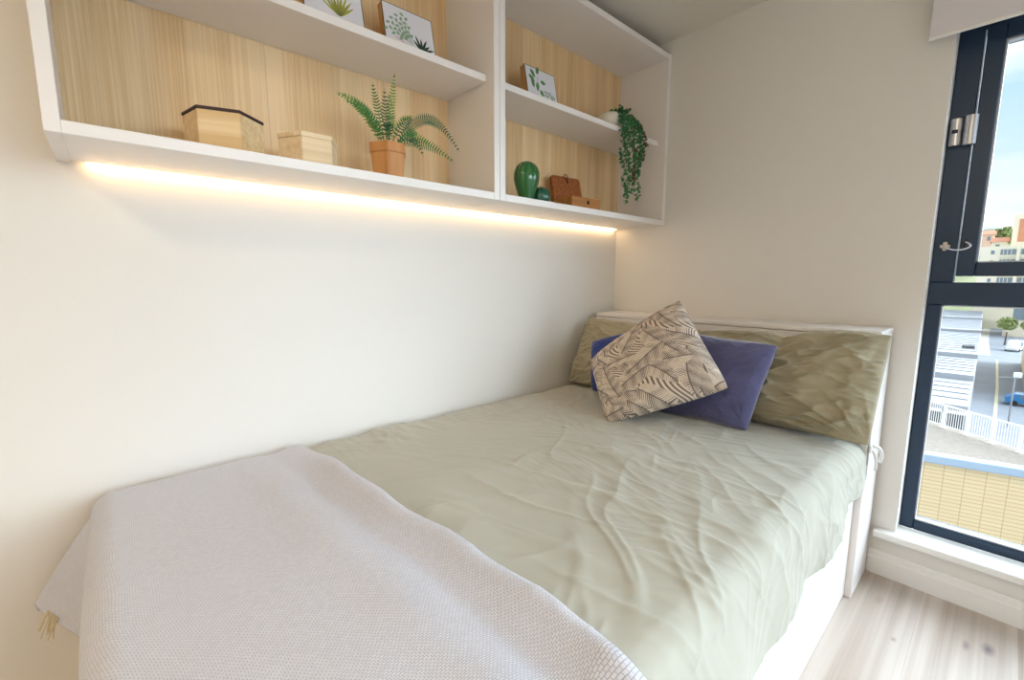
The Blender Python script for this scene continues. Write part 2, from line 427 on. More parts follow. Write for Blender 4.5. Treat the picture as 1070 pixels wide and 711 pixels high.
# bracket and clip on the headboard side
clip = obj('bracket', B(HX1-.0005, HX1+.004, -.262, -.246, .47, .66, bev=.001, seg=1), mat('grey_bracket', (168, 166, 164), .4, metal=.3), bed)
bm = bmesh.new(); box(bm, HX1+.003, HX1+.012, -.268, -.232, .575, .605, bev=.004)
tube(bm, bez((HX1+.008, -.25, .60), (HX1+.045, -.22, .60), (HX1+.03, -.20, .53), 8), .006, 8)
tube(bm, bez((HX1+.008, -.25, .585), (HX1+.03, -.25, .57), (HX1+.02, -.21, .50), 8), .005, 8)
obj('strap_clip', bm, mat('white_strap', (232, 230, 230), .5), clip, smooth=True)

mt = obj('mattress', B(.02, 1.232, -2.25, HY-.006, .362, .585, bev=.04, seg=4), mat('mattress_ticking', (236, 234, 228), .8))
for p_ in mt.data.polygons: p_.use_smooth = True
tag(mt, 'white mattress hidden under the green duvet on the bed base', 'mattress')

# ---- cloth section over the bed: arc length s across the bed -> x, z, normal
RR = .060; XE = 1.240
def section(s, ztop):
    """s: 0 at the wall. returns x, z, nx, nz"""
    s1 = XE-.01; arc = RR*PI/2
    a = np.clip((s-s1)/RR, 0, PI/2)
    x = np.where(s < s1, .01+s, XE+RR*np.sin(a)*1.0)
    z = np.where(s < s1, ztop, ztop-RR*(1-np.cos(a)))
    ex = np.clip(s-s1-arc, 0, None)
    z = z-ex; x = x+ex*.015
    return x, z, np.sin(a), np.cos(a), ex
def bedz(x, y):
    """undulating resting height of the duvet top"""
    z = .628+.020*np.sin(np.clip(x/1.26, 0, 1)*PI)**.7
    z = z-.045*np.exp(-(x/.028)**2)
    z = z+.014*(fbm(x*2.6+3, y*2.6, 2, 5)-.5)
    z = z-.02*sm(-.5, -.27, y)
    return z
def crease(x, y):
    wx = x+.07*(fbm(x*3, y*3, 2, 21)-.5)*2; wy = y+.07*(fbm(x*3+9, y*3+4, 2, 31)-.5)*2
    def dirn(deg, fl, fa, seed, amp, p=2.2):
        c, q = math.cos(math.radians(deg)), math.sin(math.radians(deg))
        a = (wx*c+wy*q)*fl; b = (-wx*q+wy*c)*fa
        mask = sm(.42, .62, vn(x*2.6+seed, y*2.6+seed*.7, seed+200))
        return ridge(a, b+.35*vn(a*1.3, b*.4, seed+300), seed, p)*amp*mask
    d = dirn(-22, 1.5, 9, 41, .0085, 1.6)+dirn(14, 1.7, 12, 47, .0065)+dirn(-48, 1.8, 11, 53, .0060)
    d = d+dirn(70, 1.6, 10, 59, .0055)+dirn(-80, 2.0, 16, 67, .0040)+dirn(35, 2.4, 20, 71, .0032)+dirn(-10, 2.6, 24, 83, .0028)
    dx, dy = wx-.62, wy+1.05; r = np.hypot(dx, dy)+1e-4; th = np.arctan2(dy, dx)
    d = d+.0060*ridge(th*3.8+7, r*1.1, 91, 1.8)*np.exp(-(r/.55)**2)*sm(.02, .18, r)
    d = d+.012*(fbm(x*4, y*4, 3, 97)-.5)
    return d*.72*(.14+.86*sm(-1.84, -1.72, y))-.003
Ns, Nv = 330, 420
S = np.linspace(0, (XE-.01)+RR*PI/2+.24, Ns); V = np.linspace(-.27, -2.30, Nv)
SS, VV = np.meshgrid(S, V)
hemz = np.interp(-VV[:, 0], [.2, .26, .33, .40, .63, .94, 1.14, 1.30, 1.7, 2.4], [.53, .52, .47, .440, .408, .382, .372, .335, .33, .33])
hemz = hemz+.005*np.sin(VV[:, 0]*23)+.003*np.sin(VV[:, 0]*51+1)
SMAX = (XE-.01)+RR*PI/2+(.60-RR-hemz)
SSc = SS/S[-1]*SMAX[:, None]
X0 = np.clip(.01+SSc, 0, 1.27); zt = bedz(X0, VV)
X, Z, nx, nz, ex = section(SSc, zt)
cz = crease(SSc, VV)
fold = (.020*(fbm(VV*5+2, SSc*.9, 2, 61)-.5)+.012*np.sin(VV*17+3*fbm(VV*2, SSc, 2, 3)))*sm(0, .16, ex)*.75
bulge = .006*np.sin(np.clip(ex/.3, 0, 1)*PI)
D = cz+fold
X = X+nx*D+bulge+.004*sm(.0, .1, ex); Z = Z+nz*D
X = np.maximum(X, .006)
duv = bpy.data.objects.new('duvet', grid_mesh('duvet', X, VV+0*X, Z, uv=(SSc, VV))); COL.objects.link(duv)
duv_m = mat('sage_cotton', (178, 176, 164), .75, spec=.2, sheen=.25, bump=(420, .12, .0012), noise=(2.5, .03, (1, 1, 1)))
duv.data.materials.append(duv_m)
md = duv.modifiers.new('thick', 'SOLIDIFY'); md.thickness = .014; md.offset = 1
tag(duv, 'crumpled sage green duvet spread over the bed', 'duvet')

# ---- blanket over the foot end
def weave():
    m = bpy.data.materials.new('woven_throw'); m.use_nodes = True
    nt = m.node_tree; N = nt.nodes; L = nt.links; b = N['Principled BSDF']
    uv = N.new('ShaderNodeUVMap'); mp = N.new('ShaderNodeMapping'); mp.inputs['Rotation'].default_value = (0, 0, math.radians(90))
    L.new(uv.outputs[0], mp.inputs[0])
    nw = N.new('ShaderNodeTexNoise'); nw.inputs['Scale'].default_value = 40; nw.inputs['Detail'].default_value = 2
    vm = N.new('ShaderNodeVectorMath'); vm.operation = 'MULTIPLY_ADD'; vm.inputs[1].default_value = (.0035, .0035, 0)
    L.new(uv.outputs[0], nw.inputs['Vector']); L.new(nw.outputs['Color'], vm.inputs[0]); L.new(mp.outputs[0], vm.inputs[2])
    br = N.new('ShaderNodeTexBrick'); br.offset = .5
    br.inputs['Scale'].default_value = 1.0
    br.inputs['Brick Width'].default_value = .0074; br.inputs['Row Height'].default_value = .0040
    br.inputs['Mortar Size'].default_value = .0006; br.inputs['Mortar Smooth'].default_value = .7
    br.inputs['Color1'].default_value = lin((214, 216, 226))+(1,); br.inputs['Color2'].default_value = lin((205, 207, 218))+(1,)
    br.inputs['Mortar'].default_value = lin((166, 164, 174))+(1,)
    L.new(vm.outputs[0], br.inputs['Vector'])
    L.new(br.outputs['Color'], b.inputs['Base Color']); b.inputs['Roughness'].default_value = .9
    b.inputs['Specular IOR Level'].default_value = .15; b.inputs['Sheen Weight'].default_value = .2
    bp = N.new('ShaderNodeBump'); bp.invert = True; bp.inputs['Strength'].default_value = .5; bp.inputs['Distance'].default_value = .0010
    L.new(br.outputs['Fac'], bp.inputs['Height']); L.new(bp.outputs[0], b.inputs['Normal'])
    return m
weave_m = weave()
blk = empty('throw_blanket', (0, 0, 0), 0, 'pale grey woven throw blanket folded across the foot of the bed', 'blanket')
Ns, Nt = 330, 330
s = np.linspace(0, (XE-.01)+RR*PI/2+.22, Ns); t = np.linspace(0, 1, Nt)
FY, FR = -2.285, .045                     # start of foot rounding, its radius
edge = np.interp(s, [0, .25, .7, 1.0, 1.2, 1.5, 1.9], [-1.835, -1.80, -1.788, -1.757, -1.742, -1.75, -1.78])
edge = edge+.004*np.sin(s*9)+.003*np.sin(s*23+1)
hang = np.interp(s, [0, .1, .22, .4, .6, 1.9], [.215, .215, .22, .28, .34, .36])
SSb, TT = np.meshgrid(s, t)
total = (edge-FY)[None, :]+FR*PI/2+hang[None, :]
A = TT*total                              # arc length from the front edge
lenTop = (edge-FY)[None, :]
ang = np.clip((A-lenTop)/FR, 0, PI/2)
Yb = np.where(A < lenTop, edge[None, :]-A, FY-FR*np.sin(ang))
down = np.where(A < lenTop, 0, FR*(1-np.cos(ang)))
hx = np.clip(A-lenTop-FR*PI/2, 0, None)
Xc = np.clip(.01+SSb, 0, 1.27); zt = bedz(Xc, Yb)
xs, zs, nx, nz, ex = section(SSb, zt)
cre0 = crease(SSb, Yb); cre = cre0*.72
off = .013
edgeroll = (.024*np.exp(-((A-.015)/.032)**2)-.010*np.exp(-((A-.09)/.03)**2)+.008*np.exp(-((A-.17)/.05)**2))*(.35+.65*sm(.1, .45, SSb))*(1+.25*np.sin(SSb*6))
soft = .007*(fbm(SSb*4+7, A*4, 2, 77)-.5)*2
D = off+.003+cre+edgeroll+soft*.7+.016*sm(-.03, .06, SSb-(XE-.01)-.02)
Xb = xs+nx*D; Zb = zs+nz*D-down
ca = np.cos(ang); sa = np.sin(ang)
Yb = Yb-sa*D*.6; Zb = Zb-(1-ca)*D
Zb = Zb-hx
# near the wall the hanging end swings out and its corner folds forward
fl = 1-sm(.0, .34, SSb)
q = np.clip(hx/.215, 0, 1.3)
Yb = Yb-fl*(.115*q**.9)*1.0
Zb = Zb+fl*.050*q
Xb = Xb+fl*.03*q
Yb = Yb-(1-fl)*.004*np.sin(SSb*14)*q
Xb = np.maximum(Xb, .007); Zb = np.maximum(Zb, .10)
bo = obj('woven_cloth', grid_mesh('woven_cloth', Xb, Yb, Zb, uv=(SSb, A)), weave_m, blk)
md = bo.modifiers.new('thick', 'SOLIDIFY'); md.thickness = .005; md.offset = 1
# fringe and care label under the hanging corner
hemx, hemy, hemzz = Xb[-1], Yb[-1], Zb[-1]
bm = bmesh.new()
for i in range(12):
    k_ = 24+int(i*.8); a = Vector((hemx[k_]+.002, hemy[k_]+.004, hemzz[k_]+.012))
    e_ = a+Vector((random.uniform(-.006, .012), random.uniform(-.022, .002), -.035-random.uniform(0, .015)))
    tube(bm, bez(a, (a+e_)/2+Vector((random.uniform(-.008, .008), random.uniform(-.006, .006), 0)), e_, 5), .0016, 5, .5)
fo = obj('fringe', bm, mat('cream_fringe', (214, 198, 160), .8), blk, smooth=True); fo['kind'] = 'stuff'
k_ = 62
bm = bmesh.new(); box(bm, hemx[k_]-.012, hemx[k_]+.014, hemy[k_]+.002, hemy[k_]+.0032, hemzz[k_]-.03, hemzz[k_]+.02)
obj('care_label', bm, mat('grey_label', (190, 182, 174), .8), blk)

# ---- pillows and cushions
def pillow(name, c, thick, m, n=150, wr=.006, pinch=.03, seed=0, uvm=None, p=.5, flange=0, sag=0, front=1, colors=None, dent=None, top=None, parent=None, corner=.06):
    """c = corners BL BR TR TL (3D, at the seam)"""
    BL, BR, TR, TL = [np.array(q, float) for q in c]
    u = np.linspace(-1, 1, n); U, Vv = np.meshgrid(u, u)
    # cluster samples toward the seam
    U = np.sin(U*PI/2)*.35+U*.65; Vv = np.sin(Vv*PI/2)*.35+Vv*.65
    nrm = np.cross(BR-BL, TL-BL)+np.cross(TR-TL, TR-BR); nrm /= np.linalg.norm(nrm)
    ex = (BR-BL+TR-TL)/2; ey = (TL-BL+TR-BR)/2
    ux, uy = ex/np.linalg.norm(ex), ey/np.linalg.norm(ey)
    Ur = U*np.sqrt(1-corner*Vv**4); Vr = Vv*np.sqrt(1-corner*U**4)
    a = (Ur+1)/2; b = (Vr+1)/2
    P = (BL[None, None]*((1-a)*(1-b))[..., None]+BR*(a*(1-b))[..., None]+TR*(a*b)[..., None]+TL*((1-a)*b)[..., None])
    if top: P[..., 2] += np.interp(U, [t_[0] for t_ in top], [t_[1] for t_ in top])*((Vv+1)/2)**3
    # edges bow inwards between the corners
    P = P-ux*(pinch*U*(1-Vv**2)*np.abs(U)**1.5)[..., None]-uy*(pinch*Vv*(1-U**2)*np.abs(Vv)**1.5)[..., None]
    f = np.clip(1-np.abs(U)**2.6, 0, 1)**p*np.clip(1-np.abs(Vv)**2.6, 0, 1)**p
    wu, wv = U*2+seed, Vv*2+seed
    rad = 0
    for cu, cv in ((-1, -1), (1, -1), (1, 1), (-1, 1)):
        du, dv = U-cu, Vv-cv; r = np.hypot(du, dv)+1e-3; th = np.arctan2(dv, du)
        rad = rad+ridge(th*4.5+cu*3+seed, r*.8+cv, seed+15, 1.8)*np.exp(-(r/.75)**2)*sm(.02, .3, r)
    wu = wu+.25*fbm(U*2, Vv*2, 2, seed+80); W_ = ridge(wu*.9+wv*.9, wv*1.5-wu*1.2, seed+3, 1.6)*1.1+ridge(wu*1.2-wv*1.6, wv*2.6+wu*1.2, seed+23, 2.0)*.6
    for side in (1, -1):
        off = thick/2*f+(wr*(W_+1.5*rad-.6+.5*(fbm(U*1.7+seed, Vv*1.7, 2, seed+60)-.5))*np.clip(f*2.2, 0, 1) if side == 1 else 0)
        if dent is not None and side == 1:
            for du_, dv_, dr, dd in dent: off = off-dd*np.exp(-(((U-du_)/dr)**2+((Vv-dv_)/dr)**2))
        Q = P+nrm*(side*off)[..., None]*front
        Q[..., 2] -= sag*(1-Vv**2)*0
        if side == 1: F_ = Q
        else: Bk = Q
    X = np.concatenate([F_[..., 0], Bk[::-1, :, 0]], 0); Y = np.concatenate([F_[..., 1], Bk[::-1, :, 1]], 0); Z = np.concatenate([F_[..., 2], Bk[::-1, :, 2]], 0)
    me = grid_mesh(name, X, Y, Z, uv=(np.concatenate([U, U[::-1]], 0), np.concatenate([Vv, Vv[::-1]], 0)))
    if colors is not None:
        CC = colors(U, Vv); CC = np.concatenate([CC, CC[::-1]], 0).reshape(-1, 3)
        at = me.color_attributes.new('print', 'FLOAT_COLOR', 'POINT')
        at.data.foreach_set('color', np.concatenate([CC, np.ones((len(CC), 1))], 1).astype(np.float32).ravel())
    bm = bmesh.new(); bm.from_mesh(me); bmesh.ops.remove_doubles(bm, verts=bm.verts, dist=.0004)
    bmesh.ops.recalc_face_normals(bm, faces=bm.faces); bm.to_mesh(me); bm.free()
    for p_ in me.polygons: p_.use_smooth = True
    return obj(name, me, m, parent)

pil_m = mat('sage_pillowcase', (164, 156, 132), .75, spec=.2, sheen=.2, bump=(420, .12, .0012))
o = pillow('pillow', ((.035, -.455, .645), (.66, -.42, .645), (.68, -.285, .975), (.045, -.30, .995)), .15, pil_m, seed=4, wr=.010, pinch=.012)
tag(o, 'left olive green pillow in the corner against the headboard', 'pillow', None)
o = pillow('pillow', ((.63, -.43, .645), (1.322, -.40, .640), (1.338, -.295, 1.012), (.66, -.29, .968)), .17, pil_m, seed=12, wr=.015, pinch=.004, corner=.03,
           top=((-.98, 0), (-.5, .004), (-.15, .004), (.06, -.020), (.30, .010), (.62, .014), (1.0, 0)))
tag(o, 'right olive green pillow leaning at the outer end of the headboard', 'pillow', None)

navy_m = mat('navy_velvet', (34, 54, 128), .7, spec=.2, sheen=.5, noise=(9, .12, (1, 1, 1)))
blue_m = mat('blue_velvet', (84, 84, 122), .75, spec=.25, sheen=1.0, noise=(7, .22, (1, 1, 1)), bump=(300, .15, .001))
o = pillow('cushion', ((.28, -.56, .66), (.66, -.57, .66), (.655, -.47, 1.03), (.188, -.455, .888)), .11, navy_m, seed=31, wr=.002, pinch=.006, corner=.10)
tag(o, 'navy blue cushion mostly hidden behind the leaf-patterned cushion', 'cushion')
o = pillow('cushion', ((.64, -.60, .645), (1.000, -.575, .640), (1.055, -.47, .968), (.665, -.46, .985)), .125, blue_m, seed=37, wr=.0025, pinch=.012, corner=.12)
tag(o, 'violet-blue velvet cushion resting on the right green pillow', 'cushion')

# leaf print drawn into a vertex colour layer
def leafprint(U, Vv):
    rs = np.random.RandomState(5)
    base = np.array(lin((218, 204, 188))); dark = np.array(lin((84, 72, 74)))
    ink = np.zeros_like(U); cover = np.zeros_like(U)
    cells = []
    g = 6
    for i in range(g):
        for j in range(g):
            cells.append(((i+.5)/g*2.3-1.15+rs.uniform(-.14, .14), (j+.5)/g*2.3-1.15+rs.uniform(-.14, .14)))
    rs.shuffle(cells)
    for k, (cx, cy) in enumerate(cells):
        th = rs.uniform(0, 2*PI); L_ = rs.uniform(.62, .95); w = L_*rs.uniform(.17, .25); bend = rs.uniform(-.7, .7)
        dx, dy = U-cx, Vv-cy
        a = (dx*math.cos(th)+dy*math.sin(th))/L_; b = (-dx*math.sin(th)+dy*math.cos(th))
        b = b-bend*(a*a-.08)*.5*L_
        half = w*np.sqrt(np.clip(1-(2*a)**2, 0, 1))*(1-.55*(a+.5))*1.35
        inside = (np.abs(b) < half) & (np.abs(a) < .5)
        # curved barbs leaving the midrib
        ph = (a*L_*34)-(np.abs(b)/max(w, 1e-3))**.8*3.4*(1+.3*np.sign(b))
        fr_ = ph-np.floor(ph)
        side = (b > 0) if k % 2 else (b < 0)
        wline = np.where(side, .62, .42)+.16*np.sin(ph*.9+k)-.25*np.abs(b)/max(w, 1e-3)
        line = (np.abs(fr_-.5) < wline/2)*1.0
        gap = vn(ph*.35+k*3, np.sign(b)*2+k, 90+k) > .70
        line = np.where(gap & ~side, (np.abs(fr_-.5) < .07)*1., line)
        mid = np.abs(b) < .010
        rim = (np.abs(np.abs(b)-half) < .009)
        v = np.clip(line+mid, 0, 1)
        ink = np.where(inside, v, ink); cover = np.where(inside, 1, cover)
    bg = (np.abs(((U*13+Vv*9+2*np.sin(Vv*5)) % 1)-.5) < .22)*1.
    ink = np.where(cover > 0, ink, bg)
    ink = ink*.86
    return base[None, None]*(1-ink[..., None])+dark[None, None]*ink[..., None]
lm = bpy.data.materials.new('leaf_print_cotton'); lm.use_nodes = True
_n = lm.node_tree.nodes; _a = _n.new('ShaderNodeVertexColor'); _a.layer_name = 'print'
lm.node_tree.links.new(_a.outputs[0], _n['Principled BSDF'].inputs['Base Color']); _n['Principled BSDF'].inputs['Roughness'].default_value = .8
_n['Principled BSDF'].inputs['Specular IOR Level'].default_value = .2
# corners: B, R, T, L of the diamond
cB, cR, cT, cL = (.578, -.845, .630), (.975, -.68, .822), (.690, -.525, 1.122), (.272, -.57, .812)
o = pillow('cushion', (cB, cR, cT, cL), .17, lm, n=430, seed=44, wr=.002, pinch=.008, corner=.07, colors=leafprint)
tag(o, 'cream cushion printed with dark feathery leaves, standing on one corner', 'cushion')

# ================================================================= THINGS ON THE SHELVES
ZS = ZB+TH; ZM = 1.9165
def hexa(cx, cy, r, a0): return [(cx+r*math.cos(a0+i*PI/3), cy+r*math.sin(a0+i*PI/3)) for i in range(6)]
def hexbox(c, r, a0, h, m, rim, label, grp=None, lidh=.004, over=.002, lidm=None):
    t = empty('hexagonal_box', (c[0], c[1], ZS), a0, label, 'box')
    obj('body', prism(bmesh.new(), hexa(0, 0, r, 0), 0, h-lidh, 1.0, .0015), m, t)
    obj('lid', prism(bmesh.new(), hexa(0, 0, r+over, 0), h-lidh, h, 1.0, .001), rim, t)
    return t
a1 = math.atan2(-1.904+1.99, .218-.19)
hexbox((.19, -1.99), .0885, a1, .100, box_m, darkrim_m, 'larger hexagonal light wood box with a dark rim on the left cabinet floor', lidh=.007)
hexbox((.197, -1.785), .080, math.atan2(-1.715+1.79, .225-.224), .086, box2_m, box2_m, 'smaller plain pale hexagonal wood box between the dark-rimmed box and the fern', lidh=.012)

# fern in a faceted wooden pot
fern = empty('potted_fern', (.19, -1.535, ZS), 0, 'green fern in a small faceted orange-brown pot on the left cabinet floor', 'plant')
pot_m = wood('terracotta_wood', (186, 122, 62), (216, 158, 96), 'z', rough=.5, streak=18, bands=6)
pr = .060; an = math.atan2(.03, .05)
def oct_(r): return [(r*math.cos(an+i*PI/3), r*math.sin(an+i*PI/3)) for i in range(6)]
pot = obj('pot', prism(bmesh.new(), oct_(pr), 0, .088, .86, .002), pot_m, fern)
obj('rim', prism(bmesh.new(), oct_(pr+.004), .088, .118, .985, .002), pot_m, pot)
obj('soil', prism(bmesh.new(), oct_(pr-.006), .110, .1195, 1, 0), mat('dark_soil', (52, 44, 30), .9), pot)
fg = [mat('fern_green', (46, 112, 40), .55, noise=(30, .3, (1, 1, 1))), mat('fern_light', (112, 150, 52), .55, noise=(30, .3, (1, 1, 1))), mat('fern_dark', (26, 84, 46), .5, noise=(30, .25, (1, 1, 1)))]
rf = random.Random(11)
def frond(p0, p1, p2, p3, w, m, n=26, parent=fern):
    n = max(12, int(((Vector(p3)-Vector(p2)).length+(Vector(p2)-Vector(p1)).length*.7+(Vector(p1)-Vector(p0)).length)/.0100))
    bm = bmesh.new(); pts = bez(p0, p1, p2, n, p3)
    tube(bm, pts, .0011, 5, .4)
    ref = Vector((1.0, -.42+rf.uniform(-.25, .25), -.30+rf.uniform(-.2, .3))).normalized()
    for i in range(2, n):
        d = (pts[min(i+1, n)]-pts[i-1]).normalized(); side = d.cross(ref).normalized(); nn = side.cross(d)
        tt = i/n; L_ = w*(min(1, tt*3.2)**.6)*(1 if tt < .6 else 1-.78*(tt-.6)/.4)
        for sg in (-1, 1):
            a = pts[i]; dr = (side*sg*.93+d*.36-nn*.10).normalized(); q = .0040
            v = [bm.verts.new(a-d*q*.4), bm.verts.new(a+dr*L_*.45-d*q*.62), bm.verts.new(a+dr*L_+d*.001), bm.verts.new(a+dr*L_*.45+d*q*.62), bm.verts.new(a+d*q*.4)]
            bm.faces.new(v)
    return obj('frond', bm, m, parent)
def G(y, z, x=.2): return Vector((x-.19, y+1.535, z-ZS))
b0 = Vector((0, 0, .118))
def fron(tip, mid, m, w, x0=0, y0=0):
    s0 = b0+Vector((x0, y0, 0)); tip = G(*tip); mid = G(*mid)
    c1 = s0+(mid-s0)*.65+Vector((0, 0, .02)); frond(s0, c1, mid, tip, w, m)
fron((-1.700, 1.740, .20), (-1.63, 1.735, .20), fg[1], .020, -.01, -.02)
fron((-1.672, 1.757, .17), (-1.60, 1.725, .18), fg[0], .021, .0, -.02)
fron((-1.690, 1.712, .235), (-1.62, 1.715, .22), fg[0], .018, .02, -.02)
fron((-1.580, 1.805, .19), (-1.570, 1.74, .19), fg[0], .017, 0, -.01)
fron((-1.555, 1.785, .22), (-1.545, 1.72, .2), fg[2], .019, .01, -.01)
fron((-1.508, 1.850, .20), (-1.520, 1.76, .2), fg[1], .018, -.01, 0)
fron((-1.512, 1.80, .16), (-1.505, 1.71, .17), fg[0], .021, 0, 0)
fron((-1.435, 1.740, .18), (-1.48, 1.725, .19), fg[1], .013, 0, .01)
fron((-1.272, 1.645, .22), (-1.37, 1.785, .20), fg[2], .024, .01, .02)
fron((-1.285, 1.614, .20), (-1.38, 1.665, .19), fg[0], .022, 0, .02)
fron((-1.325, 1.650, .16), (-1.40, 1.695, .16), fg[1], .018, -.02, .02)
fron((-1.43, 1.600, .235), (-1.455, 1.66, .23), fg[2], .016, .03, .02)
fron((-1.58, 1.655, .26), (-1.555, 1.68, .24), fg[2], .020, .03, -.01)
fron((-1.49, 1.70, .27), (-1.50, 1.69, .25), fg[2], .020, .03, 0)
fron((-1.57, 1.72, .12), (-1.55, 1.70, .14), fg[2], .022, -.03, 0)
fron((-1.46, 1.66, .25), (-1.48, 1.67, .24), fg[0], .020, .03, .02)

# framed botanical prints (block frames leaning back)
ink_g = mat('print_green', (92, 140, 92), .8); ink_d = mat('print_dark_green', (44, 66, 50), .8)
ink_y = mat('print_olive', (176, 176, 74), .8); ink_p = mat('print_pink', (240, 196, 200), .8); ink_s = mat('print_sage', (150, 178, 150), .8)
paper_m = mat('print_paper', (232, 232, 240), .7); side_m = wood('block_side_wood', (196, 142, 78), (220, 172, 112), 'z', rough=.5)
edge_m = mat('thin_dark_edge', (92, 72, 54), .6)
def leafpoly(bm, x, z, L_, w, ang, y=-.0): 
    """flat leaf on the picture plane (local y,z; facing +x)"""
    x *= 1.15; z = z*1.15+.022; L_ *= 1.25; w *= 1.5
    c, s_ = math.cos(ang), math.sin(ang); pts = []
    for t_, ww in ((0, 0), (.2, .75), (.45, 1), (.75, .7), (1, 0), (.75, -.7), (.45, -1), (.2, -.75)):
        a = t_*L_; b = ww*w/2
        pts.append(bm.verts.new((.0004, x+a*c-b*s_, z+a*s_+b*c)))
    bm.faces.new(pts)
def picture(y, xb, w, h, label, kind, lean=.035):
    t = empty('framed_print', (xb, y, ZM), 0, label, 'picture')
    # every part is built upright and leant back about the base
    ang = -math.asin(lean/h)
    def P_(name, bm, m, par=t):
        bmesh.ops.rotate(bm, verts=bm.verts, cent=(0, 0, 0), matrix=Matrix.Rotation(ang, 3, 'Y'))
        return obj(name, bm, m, par)
    P_('block', B(-.028, -.0025, -w/2, w/2, 0.006, h, bev=.001, seg=1), side_m)
    P_('edge', B(-.0025, -.0008, -w/2-.0008, w/2+.0008, .0055, h+.0008), edge_m)
    pp = P_('print', B(-.0008, .0, -w/2+.0022, w/2-.0022, .008, h-.0022), paper_m)
    rs = random.Random(hash(kind) % 100 if False else len(kind))
    if kind == 'grass tuft':
        bm = bmesh.new()
        for a in (50, 62, 75, 88, 100, 112, 125, 138, 35): leafpoly(bm, .012, .035, .05+.016*rs.random(), .005, math.radians(180-a))
        P_('artwork', bm, ink_y, pp)
        bm = bmesh.new()
        for a in (45, 70, 95, 120): leafpoly(bm, .013, .035, .042, .004, math.radians(180-a))
        P_('artwork', bm, ink_s, pp)
    if kind == 'two plants here':
        bm = bmesh.new()
        for st in range(5):
            a = math.radians(105+st*14)
            for k in range(6):
                r = .022+k*.012
                leafpoly(bm, .006+r*math.cos(a), .034+r*math.sin(a), .013, .007, a+(.9 if k % 2 else -.9))
            leafpoly(bm, .008, .034, .082, .0016, a)
        P_('artwork', bm, ink_s, pp)
        bm = bmesh.new()
        for a in (18, 38, 62, 88, 112, 135): leafpoly(bm, .034, .026, .034+.01*rs.random(), .006, math.radians(a))
        P_('artwork', bm, ink_d, pp)
        bm = bmesh.new()
        for k in range(7): leafpoly(bm, -.05+k*.009, .043-k*.0035, .010, .005, math.radians(-20))
        P_('artwork', bm, ink_p, pp)
    if kind == 'big leaves with spray':
        bm = bmesh.new()
        for (x_, z_, L_, a) in ((-.052, .125, .034, -55), (-.064, .10, .032, -35), (-.02, .112, .03, 70), (-.05, .09, .034, -80), (-.022, .082, .034, -95), (-.005, .088, .026, -5), (-.012, .055, .026, -55)):
            leafpoly(bm, x_, z_, L_, .013, math.radians(a))
        P_('artwork', bm, ink_g, pp)
        bm = bmesh.new(); leafpoly(bm, -.03, .05, .085, .002, math.radians(105)); leafpoly(bm, -.03, .05, .06, .002, math.radians(75))
        for k in range(16): leafpoly(bm, .015+k*.0035, .052-k*.0014+rs.uniform(-.008, .008), .012, .006, rs.uniform(0, 6.2))
        P_('artwork', bm, ink_s, pp)
    return t
picture(-1.672, .168, .18, .178, 'left small white block print of yellow-green grass on the left cabinet shelf', 'grass tuft')
picture(-1.418, .168, .187, .178, 'small block print of pale and dark green plants, right one of the left cabinet', 'two plants here')
picture(-.783, .168, .182, .176, 'small block print of broad green leaves on the right cabinet shelf', 'big leaves with spray')

# cactus ornament
cac = empty('ceramic_cactus', (.195, -.918, ZS), 0, 'glossy dark green ceramic cactus with a small side ball', 'ornament')
cg = mat('glazed_green', (34, 104, 46), .12, coat=.6, noise=(12, .25, (1, 1, .2)))
cg2 = mat('glazed_teal', (22, 88, 66), .12, coat=.6, noise=(12, .2, (1, 1, .2)))
def rib(nr): return lambda a, z: 1-.085*abs(math.sin(a*nr/2+.4))**.7*0-.09*(1-abs(math.cos(a*nr/2)))**1.0
H = .172
prof = [(.004, 0)]+[(.028+.026*sm(0, .62, q_)*1.0 if q_ < .68 else .054*math.sqrt(max(0, 1-((q_-.68)/.32)**2)), q_*H) for q_ in np.linspace(.0, .995, 30)]
prof = [(float(a), float(b)) for a, b in prof]
obj('body', lathe(bmesh.new(), prof, 80, rib=rib(10)), cg, cac, smooth=True)
prof = [(max(.004, .042*math.cos(u_)), .042+.042*math.sin(u_)) for u_ in np.linspace(-1.1, 1.52, 24)]
prof = [(a_, b_-.0046) for a_, b_ in prof]
obj('side_ball', lathe(bmesh.new(), prof, 80, c=(.006, .078, 0), rib=rib(12)), cg2, cac, smooth=True)

# woven cork box with its lid up
cork_m = mat('woven_brown', (160, 92, 46), .8, noise=(110, .6, (1, 1, 1)), bump=(220, .9, .004))
corkb_m = wood('box_reddish_wood', (150, 94, 40), (186, 128, 64), 'y', rough=.6, streak=20)
cb = empty('woven_box', (.160, -.548, ZS), math.radians(-5), 'small brown woven box standing with its lid raised, right of the cactus', 'box')
bm = bmesh.new(); w2, d2, h2 = .094, .060, .066
for a in ((-d2, d2, -w2, w2, 0, .006), (-d2, -d2+.006, -w2, w2, .006, h2), (d2-.006, d2, -w2, w2, .006, h2), (-d2+.006, d2-.006, -w2, -w2+.006, .006, h2), (-d2+.006, d2-.006, w2-.006, w2, .006, h2)):
    box(bm, *a, bev=.001, seg=1)
obj('body', bm, corkb_m, cb)
obj('button', lathe(bmesh.new(), [(.008, -.002), (.0095, .0), (.006, .003), (.001, .004)], 16), mat('dark_button', (40, 24, 18), .5), cb).matrix_local = Matrix.Translation((d2, .012, .045)) @ Matrix.Rotation(PI/2, 4, 'Y')
bm = bmesh.new(); Lh = .125; cs = []
for (cy, cz_, a0) in ((w2-.014, Lh-.014, 0), (-w2+.014, Lh-.014, 90)):
    for k in range(6):
        a = math.radians(a0+k*18); cs.append((cy+.014*math.cos(a), cz_+.014*math.sin(a)))
cs += [(-w2, 0), (w2, 0)]
